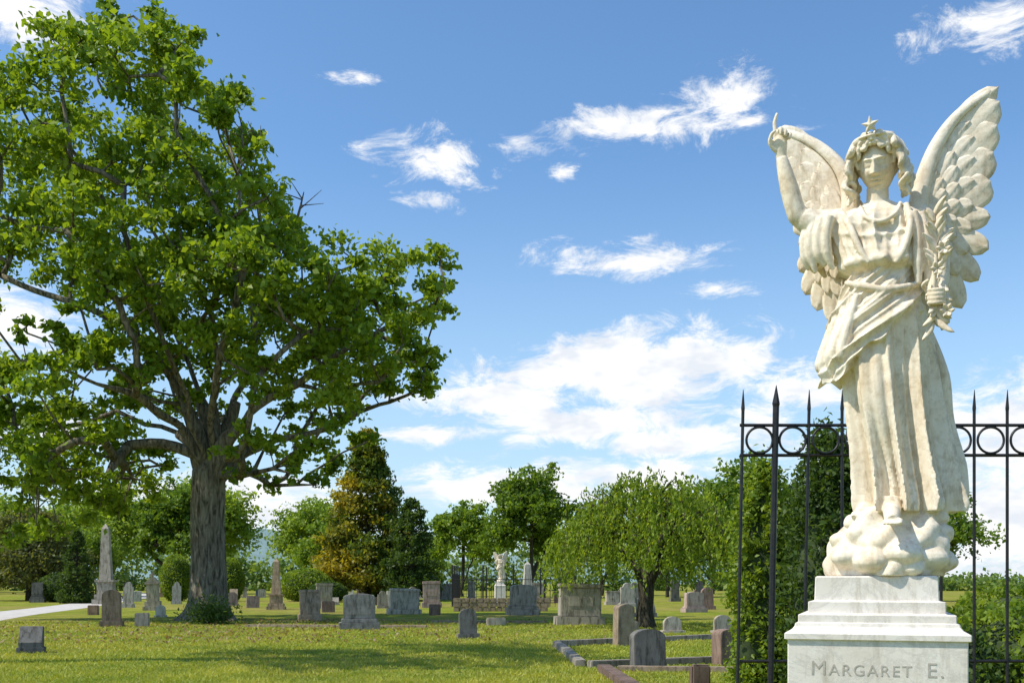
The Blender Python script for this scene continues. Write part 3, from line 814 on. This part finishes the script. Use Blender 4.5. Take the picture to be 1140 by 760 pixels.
tb([(862,160,-.062),(856,152,-.074),(858,144,-.090),(863,141,-.100)],[.012,.0115,.009,.007],8,sub=4)
def foot(px,py,y,ang,s=1):
    c=Vector(A(px,py,y)); d_=Vector((math.sin(ang),-math.cos(ang),0)); sd=Vector((math.cos(ang),math.sin(ang),0))
    pts=[c-d_*.02+Vector((0,0,.10)),c+Vector((0,0,.062)),c+d_*.06+Vector((0,0,.036)),c+d_*.12+Vector((0,0,.012)),c+d_*.16+Vector((0,0,-.002))]
    p,r=smoothpath(pts,[.036*s,.037*s,.034*s,.032*s,.022*s],5); tube(V,F,p,r,14)
    for j in range(5):
        o=(j-2)*.0155; L=[.048,.046,.042,.036,.028][j] if ang<0 else [.028,.036,.042,.046,.048][j]
        rr=[.013,.0095,.009,.0085,.008][j] if ang<0 else [.008,.0085,.009,.0095,.013][j]
        q=c+d_*.135+sd*o+Vector((0,0,-.008)); p,r=smoothpath([q,q+d_*L*.6+Vector((0,0,.002)),q+d_*L+Vector((0,0,-.012))],[rr,rr,rr*.75],4); tube(V,F,p,r,8)
foot(992,583,-.165,.0,1.05); foot(968,572,.02,-.2,.9)
rock=[(566,952,1042,.15,0),(580,942,1048,.18,0),(592,936,1050,.22,0),(604,928,1052,.25,0),(622,924,1054,.25,0),(636,922,1050,.245,0),(641,923,1048,.24,0)]
def rdisp(th,py):
    w=wrap(th); return .016*np.sin(w*3+py*.05)+.014*np.sin(w*5+1.7-py*.06)+.010*np.sin(w*9+py*.11)
loft(V,F,rock,rdisp,40,120)
def ball(c,r,sx=1,sy=1,sz=1,nu=18,nv=12):
    base=len(V)
    for j in range(1,nv):
        ph=math.pi*j/nv
        for i in range(nu):
            a=2*math.pi*i/nu; w=1+.05*math.sin(3*a+c[0]*40)+.04*math.sin(4*ph+c[2]*30)
            V.append((c[0]+r*sx*w*math.sin(ph)*math.cos(a),c[1]+r*sy*w*math.sin(ph)*math.sin(a),c[2]+r*sz*w*math.cos(ph)))
    V.append((c[0],c[1],c[2]+r*sz)); V.append((c[0],c[1],c[2]-r*sz)); t_=len(V)-2
    for j in range(nv-2):
        for i in range(nu):
            a0=base+j*nu+i;b0=base+j*nu+(i+1)%nu; F.append((a0,a0+nu,b0+nu,b0))
    for i in range(nu): F.append((t_,base+i,base+(i+1)%nu)); F.append((t_+1,base+(nv-2)*nu+(i+1)%nu,base+(nv-2)*nu+i))
for (px,py,y,r) in [(945,620,-.16,.070),(972,624,-.20,.080),(1003,618,-.21,.078),(1030,622,-.15,.075),(1043,596,-.06,.06),(938,602,-.08,.052),(958,596,-.15,.055),(1028,592,-.13,.055),(1046,625,-.05,.065),(934,627,-.04,.065),(1012,632,-.21,.055),(952,582,-.10,.045),(1042,578,-.05,.045)]:
    ball(A(px,py,y),r,1.1,1,.8)
me=bpy.data.meshes.new('robed_figure'); me.from_pydata([tuple(v) for v in V],[],F); me.update()
tmp=bpy.data.objects.new('tmp',me); COL.objects.link(tmp)
def remesh_to(ob,vox,name,parent,mat,smooth_it=1,disp=None):
    bm=bmesh.new(); bm.from_mesh(ob.data); bmesh.ops.recalc_face_normals(bm,faces=bm.faces); bm.to_mesh(ob.data); bm.free()
    r=ob.modifiers.new('r','REMESH'); r.mode='VOXEL'; r.voxel_size=vox
    s=ob.modifiers.new('s','SMOOTH'); s.factor=.5; s.iterations=smooth_it
    bpy.context.view_layer.update()
    dg=bpy.context.evaluated_depsgraph_get(); me=bpy.data.meshes.new_from_object(ob.evaluated_get(dg))
    me.name=name; me.materials.clear(); me.materials.append(mat); me.polygons.foreach_set('use_smooth',[True]*len(me.polygons))
    bpy.data.objects.remove(ob,do_unlink=True)
    o=bpy.data.objects.new(name,me); COL.objects.link(o); o.parent=parent; print(name,len(me.polygons)); return o
remesh_to(tmp,.0048,'robed_figure',ANG,M_MARBLE,1)

# head with face and hair
V=[];F=[]
nu,nv=120,100
hb=[]
for j in range(nv+1):
    ph=math.pi*j/nv
    for i in range(nu):
        a=2*math.pi*i/nu
        dx=math.sin(ph)*math.sin(a); dy=-math.sin(ph)*math.cos(a); dz=math.cos(ph)
        x=.073*dx; z=.112*dz; y=.088*dy
        if z<0: x*=1-.30*(-z/.112)**1.6
        if dy<0:
            fr=min(1,-dy*1.6)
            y=y*(1-.10*abs(z/.112)**3)
            g=lambda u,s:math.exp(-(u/s)**2)
            dsp=0
            if z<.03:
                tt=(.03-z)/.058
                if tt<=1: dsp+=(.006+.024*tt)*g(x,.0085+.003*tt)
                else: dsp+=.030*g(x,.0115)*g(z+.028,.006)
            dsp+=.009*(g(x-.012,.006)+g(x+.012,.006))*g(z+.027,.007)
            dsp-=.024*(g(x-.028,.016)+g(x+.028,.016))*g(z-.009,.012)
            dsp+=.017*(g(x-.029,.012)+g(x+.029,.012))*g(z-.006,.0060)
            dsp-=.007*(g(x-.029,.014)+g(x+.029,.014))*g(z-.0140,.0024)
            dsp-=.005*(g(x-.029,.013)+g(x+.029,.013))*g(z+.0010,.0020)
            dsp+=.010*g(abs(x)-.028,.022)*g(z-.028,.006)
            dsp+=.006*g(abs(x)-.040,.018)*g(z+.030,.022)
            dsp+=.011*g(x,.016)*g(z+.0505,.005)+.012*g(x,.013)*g(z+.0625,.0055)-.011*g(x,.018)*g(z+.056,.0024)
            dsp-=.007*g(x,.02)*g(z+.073,.005)
            dsp+=.011*g(x,.018)*g(z+.092,.014)
            y-=dsp*fr
        hb.append((x,y,z))
V=list(hb)
for j in range(nv):
    for i in range(nu):
        a0=j*nu+i;b0=j*nu+(i+1)%nu; F.append((a0,a0+nu,b0+nu,b0))
ball((0,.018,.022),.1,.86,.98,.98,28,18)
random.seed(3)
# wavy locks: parted at the crown, sweeping over the temples into loose curls on the shoulders
for sgn in (-1,1):
    for i in range(12):
        u=i/11; y0=-.072+.16*u
        pts=[];rad=[]
        L=.070+.022*math.sin(i*1.7); fl=.012*math.sin(i*2.3)
        for q in range(48):
            v=q/47
            if v<.55:
                w_=v/.55; ang=w_*1.55
                x=sgn*(.004+.094*math.sin(ang)); z=.030+.092*math.cos(ang*.96)-.012*u
                y=y0*(.55+.45*math.sin(ang))+.009*math.sin(w_*15+i*1.3)
                x+=sgn*.008*math.sin(w_*15+i*1.1)*w_
            else:
                w_=(v-.55)/.45; env=math.sin(min(1,w_*1.6)*1.57)
                x=sgn*(.096+.013*math.sin(w_*13+i*1.4)*env+fl*w_+.014*math.sin(w_*3.0)); z=.034-.012*u-w_*(L+.075)
                y=y0*(1-.2*w_)+.015*(math.cos(w_*13+i*1.4)-1)*env
            pts.append((x,y,z)); rad.append(.0135*(1-.4*max(0,(v-.7)/.3))+.002*math.sin(v*34+i))
        tube(V,F,pts,rad,8)
for sgn in (-1,1):
    for i in range(5):
        pts=[];rad=[]
        for q in range(24):
            v=q/23; ang=.05+v*1.5
            x=sgn*((.074+.003*i)*math.sin(ang)+.006*math.sin(v*17+i)*v); y=-.078*math.cos(ang*.75)-.006+.004*i+.006*math.sin(v*18+i*2); z=.084+.010*i-.076*(v**1.9)+.007*math.sin(v*17+i)
            pts.append((x,y,z)); rad.append(.0090+.0015*math.sin(v*25+i))
        tube(V,F,pts,rad,8)
pts=[(.080*math.sin(a),-.078*math.cos(a)-.012,.108+.010*math.cos(a)) for a in np.linspace(-1.3,1.3,24)]
tube(V,F,pts,[.0055]*24,8)
base=len(V); sc_=.036; cz=.156
for yy_ in (-.092,-.078):
    for i in range(10):
        r_=sc_ if i%2==0 else sc_*.42; a=math.pi/2+i*math.pi/5; V.append((r_*math.cos(a),yy_,cz+r_*math.sin(a)))
V.append((0,-.101,cz));V.append((0,-.070,cz)); c0=len(V)-2
for i in range(10):
    j=(i+1)%10; F.append((base+i,base+10+i,base+10+j,base+j)); F.append((c0,base+i,base+j)); F.append((c0+1,base+10+j,base+10+i))
tube(V,F,[(0,-.084,.10),(0,-.086,.13)],[.010,.008],8)
M_=Matrix.Translation(Vector(A(977,188,-.026)))@Matrix.Rotation(math.radians(-9),4,'Z')@Matrix.Rotation(math.radians(17),4,'X')@Matrix.Rotation(math.radians(-3),4,'Y')@Matrix.Scale(1.08,4)
V=[M_@Vector(v) for v in V]
me=bpy.data.meshes.new('head'); me.from_pydata([tuple(v) for v in V],[],F); me.update()
tmp=bpy.data.objects.new('tmp2',me); COL.objects.link(tmp)
remesh_to(tmp,.0024,'head_and_hair',ANG,M_MARBLE,1)

# wings of overlapping carved feathers
def blade(V,F,root,ctrl,tip,W,T,y0,y1,tilt=.0,nl=22,nw=9,tipstart=.72):
    base=len(V); r=np.array(root[:2],float);c=np.array(ctrl[:2],float);t_=np.array(tip[:2],float)
    for side in (0,1):
        for i in range(nl+1):
            u=i/nl; p=(1-u)**2*r+2*u*(1-u)*c+u*u*t_; tg=2*(1-u)*(c-r)+2*u*(t_-c); tg/=np.linalg.norm(tg)+1e-9; sd=np.array([-tg[1],tg[0]])
            wd=W*min(1,.35+.65*(u/.35))
            if u>tipstart: wd*=math.sqrt(max(0,1-((u-tipstart)/(1-tipstart))**2))*.999+.001
            for j in range(nw):
                v=-1+2*j/(nw-1); th=T*(1-.75*v*v)+.0035*math.exp(-(v/.12)**2)+.0012*math.sin(u*60+abs(v)*14)
                q=p+sd*wd*v
                yy_=y0*(1-u)+y1*u+tilt*v*W+(-th if side==0 else th*.6)
                V.append((q[0],yy_,q[1]))
    M=(nl+1)*nw
    for i in range(nl):
        for j in range(nw-1):
            a0=base+i*nw+j; F.append((a0,a0+1,a0+nw+1,a0+nw)); b0=a0+M; F.append((b0,b0+nw,b0+nw+1,b0+1))
    for i in range(nl):
        for j in (0,nw-1):
            a0=base+i*nw+j; F.append((a0,a0+nw,a0+nw+M,a0+M))
    for j in range(nw-1):
        for i in (0,nl): a0=base+i*nw+j; F.append((a0,a0+1,a0+1+M,a0+M))
def B2(px,py): q=A(px,py); return (q[0],q[2])
def wing(root,prim,sec,pc,bone,name,sg):
    V=[];F=[]
    R=np.array(root,float)
    allf=[(t_,c_) for t_,c_ in zip(prim,pc)]+[(t_,((t_[0]*.45+R[0]*.55),(t_[1]*.45+R[1]*.55)-6)) for t_ in sec]
    for li,(fr,wd,y0,y1,T) in enumerate([(1.0,.058,.17,.195,.009),(.76,.046,.157,.180,.006),(.55,.038,.145,.165,.005),(.38,.032,.135,.15,.005)]):
        for n_,(t_,c_) in enumerate(allf):
            tp=np.array(t_,float);cc=np.array(c_,float)
            u=fr; pt=(1-u)**2*R+2*u*(1-u)*cc+u*u*tp; ct=R*(1-u)+cc*u
            sh=(li%2)*.5
            if li and n_+1<len(allf):
                tn=np.array(allf[n_+1][0],float); cn=np.array(allf[n_+1][1],float)
                pn_=(1-u)**2*R+2*u*(1-u)*cn+u*u*tn; pt=pt*(1-sh)+pn_*sh
            wf=(1.35 if li==0 else 1.0) if 0<n_<5 else .92
            blade(V,F,B2(*R),B2(*ct),B2(*pt),wd*wf,T,y0,y1-n_*.002,sg*.08,tipstart=.80 if (li==0 and n_<5) else .72)
    p,r=smoothpath([A(x,y,yy_) for x,y,yy_ in bone],np.linspace(.05,.014,len(bone)),6); tube(V,F,p,r,14,True,.6)
    o=py_mesh(name,V,F,M_MARBLE,True,ANG)
    bm=bmesh.new(); bm.from_mesh(o.data); bmesh.ops.recalc_face_normals(bm,faces=bm.faces); bm.to_mesh(o.data); bm.free()
wing((1026,250),[(1112,95),(1113,112),(1110,138),(1106,168),(1103,200)],[(1103,240),(1101,276),(1090,310),(1072,340),(1052,362),(1034,350)],
     [(1030,150),(1048,160),(1056,178),(1062,200),(1066,222)],[(1020,250,.12),(1026,205,.14),(1042,158,.155),(1068,122,.17),(1103,99,.19)],'left_wing',-1)
wing((934,250),[(856,110),(860,126),(866,150),(874,182),(881,215)],[(884,250),(885,282),(892,310),(906,330),(924,346),(940,340)],
     [(930,150),(915,162),(908,182),(905,202),(905,226)],[(940,250,.12),(946,208,.14),(934,168,.155),(903,134,.17),(864,113,.19)],'right_wing',1)
V=[];F=[]
random.seed(8)
for i in range(30):
    u=i/29; bx=1036+6*math.sin(u*3); by=262+u*108
    a=(-1)**i*random.uniform(.4,1.0); L=random.uniform(20,36)
    dx=math.sin(a)*L*.75; dy=(-.6 if u<.55 else .6)*L
    blade(V,F,B2(bx,by),B2(bx+dx*.3,by+dy*.6),B2(bx+dx,by+dy),.013,.006,-.14-.02*random.random(),-.165-.03*random.random(),.2*(-1)**i,10,5,.4)
p,r=smoothpath([A(1032,255,-.12),A(1038,300,-.15),A(1036,345,-.17),A(1046,380,-.14)],[.008,.011,.011,.007],6); tube(V,F,p,r,8)
for (px,py,y) in [(1046,296,-.16),(1050,362,-.16),(1040,318,-.175)]:
    for q in range(6):
        a=q*math.pi/3; blade(V,F,B2(px,py),B2(px+3*math.cos(a),py+3*math.sin(a)),B2(px+8*math.cos(a),py+8*math.sin(a)),.011,.006,y-.01,y-.03,0,8,5,.4)
o=py_mesh('carved_palm_branch',V,F,M_MARBLE,True,ANG)
bm=bmesh.new(); bm.from_mesh(o.data); bmesh.ops.recalc_face_normals(bm,faces=bm.faces); bm.to_mesh(o.data); bm.free()

# pedestal: square-plan profile
kx=.0038*.93
prof=[(68,.0,1.628),(70,0,1.622),(71,0,1.524),(73,0,1.521),(77,0,1.519),(78,0,1.517),(78,0,1.470),(80,0,1.467),(88,0,1.465),(89,0,1.462),(89,0,1.432),(92,0,1.428),(93,0,1.415),(96,0,1.402),(101,0,1.392),(103,0,1.388),(104,0,1.384),(104,0,1.362),(102,0,1.359),(100.5,0,1.356),(100.5,0,.42),(106,0,.39),(112,0,.37),(112,0,.22),(130,0,.217),(132,0,.214),(132,0,-.05)]
V=[];F=[]
for hw,_,z in prof:
    w=hw*kx; c=.004
    for (a,b_) in ((-w+c,-w),(w-c,-w),(w,-w+c),(w,w-c),(w-c,w),(-w+c,w),(-w,w-c),(-w,-w+c)): V.append((a,b_,z))
for i in range(len(prof)-1):
    for j in range(8): a0=i*8+j;b0=i*8+(j+1)%8; F.append((a0,a0+8,b0+8,b0))
F.append(tuple(range(8)))
py_mesh('pedestal',V,F,M_PED,False,ANG)
for txt,sz,xo in (('M',.086,-.262),('ARGARET',.066,-.188),('E.',.086,.195)):
    cu=bpy.data.curves.new('inscription','FONT'); cu.body=txt; cu.size=sz; cu.extrude=.001; cu.space_character=1.2
    cu.materials.append(M_LETTER)
    o=bpy.data.objects.new('inscription',cu); COL.objects.link(o); o.parent=ANG; o.location=(xo,-(100.5*kx)-.0006,1.213); o.rotation_euler=(math.pi/2,0,0)

# the second, distant angel monument in the iron-fenced plot
e=empty('angel_statue',(-.85,76,0),.1); e.scale=(1.02,1.02,1.0)
for ch in list(ANG.children):
    o=bpy.data.objects.new(ch.name.split('.')[0],ch.data); COL.objects.link(o); o.parent=e; o.location=ch.location; o.rotation_euler=ch.rotation_euler
G('obelisk',1.1,77,3.1,1.3,M_MARBG,name='obelisk_monument')

# ------------------------------------------------------------------ light & sky
SUN_EL=math.radians(52); sx,sy=-.965,-.26
S=Vector((sx*math.cos(SUN_EL),sy*math.cos(SUN_EL),math.sin(SUN_EL)))
sl=bpy.data.lights.new('sun','SUN'); sl.energy=5.0; sl.angle=math.radians(.5); sl.color=(1,.935,.82)
so=bpy.data.objects.new('sun',sl); COL.objects.link(so); so.rotation_euler=S.to_track_quat('Z','Y').to_euler(); so.location=(-20,0,40)
w=bpy.data.worlds.new('World'); scn.world=w; w.use_nodes=True; nt=w.node_tree; nt.nodes.clear()
try: w.cycles.sampling_method='NONE'
except Exception: pass
out=N(nt,'ShaderNodeOutputWorld'); bg=N(nt,'ShaderNodeBackground'); bg.inputs[1].default_value=.15; nt.links.new(bg.outputs[0],out.inputs[0])
sky=N(nt,'ShaderNodeTexSky',sky_type='NISHITA'); sky.sun_disc=False; sky.sun_elevation=SUN_EL; sky.sun_rotation=math.atan2(sx,sy)
sky.air_density=1.0; sky.dust_density=.7; sky.ozone_density=2.2
tc=N(nt,'ShaderNodeTexCoord'); sp_=N(nt,'ShaderNodeSeparateXYZ'); nt.links.new(tc.outputs['Generated'],sp_.inputs[0])
def mth(op,a,b_=None,clamp=False):
    n=N(nt,'ShaderNodeMath',operation=op); n.use_clamp=clamp
    for i,v in enumerate((a,b_)):
        if v is None: continue
        if isinstance(v,(int,float)): n.inputs[i].default_value=v
        else: nt.links.new(v,n.inputs[i])
    return n.outputs[0]
az=mth('ARCTAN2',sp_.outputs[0],sp_.outputs[1])
hr=mth('SQRT',mth('ADD',mth('MULTIPLY',sp_.outputs[0],sp_.outputs[0]),mth('MULTIPLY',sp_.outputs[1],sp_.outputs[1])))
el=mth('ARCTAN2',sp_.outputs[2],hr)
cb=N(nt,'ShaderNodeCombineXYZ'); nt.links.new(az,cb.inputs[0]); nt.links.new(el,cb.inputs[1]); AE=cb.outputs[0]
clouds=[(705,415,175,50,2.0),(790,398,85,46,2.0),(560,444,140,24,1.7),(650,470,150,26,2.0),(740,490,110,24,1.6),(480,484,80,12,1.3),(570,545,160,26,1.5),(720,530,210,24,1.5),
(482,174,64,26,.95),(480,224,34,12,1.0),(400,86,26,11,1.0),(735,140,125,20,1.0),(800,106,60,30,1.0),(572,160,34,11,.8),(630,193,16,7,.9),(715,288,88,21,1.0),(790,323,40,8,.8),
(30,22,110,52,1.5),(15,360,75,46,1.5),(1100,32,80,34,1.2),(1110,560,120,120,1.6),(900,430,85,28,1.1),(1120,470,75,58,1.2),(850,470,50,28,1.1),(250,560,190,44,1.6),(60,480,80,30,1.1),(835,137,25,10,1.0),(1000,540,150,60,1.2)]
acc=None
for (x,y,rx,ry,wt) in clouds:
    u=(x-570)/1200; v=(648-y)/1200; a_=math.atan(u); e_=math.atan(v*math.cos(a_))
    ra=rx/1200*math.cos(a_)**2; re=ry/1200*math.cos(a_)*math.cos(e_)**2
    s1=N(nt,'ShaderNodeVectorMath',operation='SUBTRACT'); nt.links.new(AE,s1.inputs[0]); s1.inputs[1].default_value=(a_,e_,0)
    s2=N(nt,'ShaderNodeVectorMath',operation='MULTIPLY'); nt.links.new(s1.outputs[0],s2.inputs[0]); s2.inputs[1].default_value=(1/ra,1/re,0)
    s3=N(nt,'ShaderNodeVectorMath',operation='LENGTH'); nt.links.new(s2.outputs[0],s3.inputs[0])
    v_=mth('MULTIPLY',mth('SUBTRACT',1.0,s3.outputs['Value']),wt)
    acc=v_ if acc is None else mth('MAXIMUM',acc,v_)
mp=N(nt,'ShaderNodeMapping'); mp.inputs['Scale'].default_value=(1,2.2,1); mp.inputs['Rotation'].default_value=(0,0,.18); nt.links.new(AE,mp.inputs[0])
n1=noise(nt,mp.outputs[0],15,6,.70,.55)
nn=mth('MULTIPLY',mth('SUBTRACT',n1,.5),5.2)
gen=mth('MULTIPLY',mth('SUBTRACT',noise(nt,mp.outputs[0],2.2,1,.5),.66),5)
awa=mth('GREATER_THAN',mth('ABSOLUTE',az),.65)
gen=mth('SUBTRACT',mth('MULTIPLY',awa,mth('ADD',gen,3.0)),3.0)
acc=mth('MAXIMUM',mth('MAXIMUM',acc,-1.4),gen)
tot=mth('ADD',acc,nn)
mr=N(nt,'ShaderNodeMapRange',interpolation_type='SMOOTHSTEP'); nt.links.new(tot,mr.inputs[0]); mr.inputs[1].default_value=-.20; mr.inputs[2].default_value=1.05
mask=mr.outputs[0]
ccol=ramp(nt,noise(nt,mp.outputs[0],17,3,.6),[(.36,(5.6,5.9,6.4)),(.54,(7.2,7.2,7.2))])
hz=N(nt,'ShaderNodeMapRange',interpolation_type='SMOOTHSTEP'); nt.links.new(el,hz.inputs[0]); hz.inputs[1].default_value=-.1; hz.inputs[2].default_value=.40; hz.inputs[3].default_value=.80; hz.inputs[4].default_value=0
skyc=mix(nt,1.0,sky.outputs[0],(.88,1.13,1.28),'MULTIPLY')
skyc=mix(nt,hz.outputs[0],skyc,(4.3,5.5,6.5))
fin=mix(nt,mask,skyc,ccol)
nt.links.new(fin,bg.inputs[0])

# ------------------------------------------------------------------ camera
cam=bpy.data.cameras.new('camera'); co=bpy.data.objects.new('camera',cam); COL.objects.link(co); scn.camera=co
co.location=(0,0,1.6); co.rotation_euler=(math.pi/2,0,0); cam.sensor_width=36; cam.lens=36*1200/1140; cam.shift_y=(648-380)/1140
cam.clip_start=.1; cam.clip_end=5000
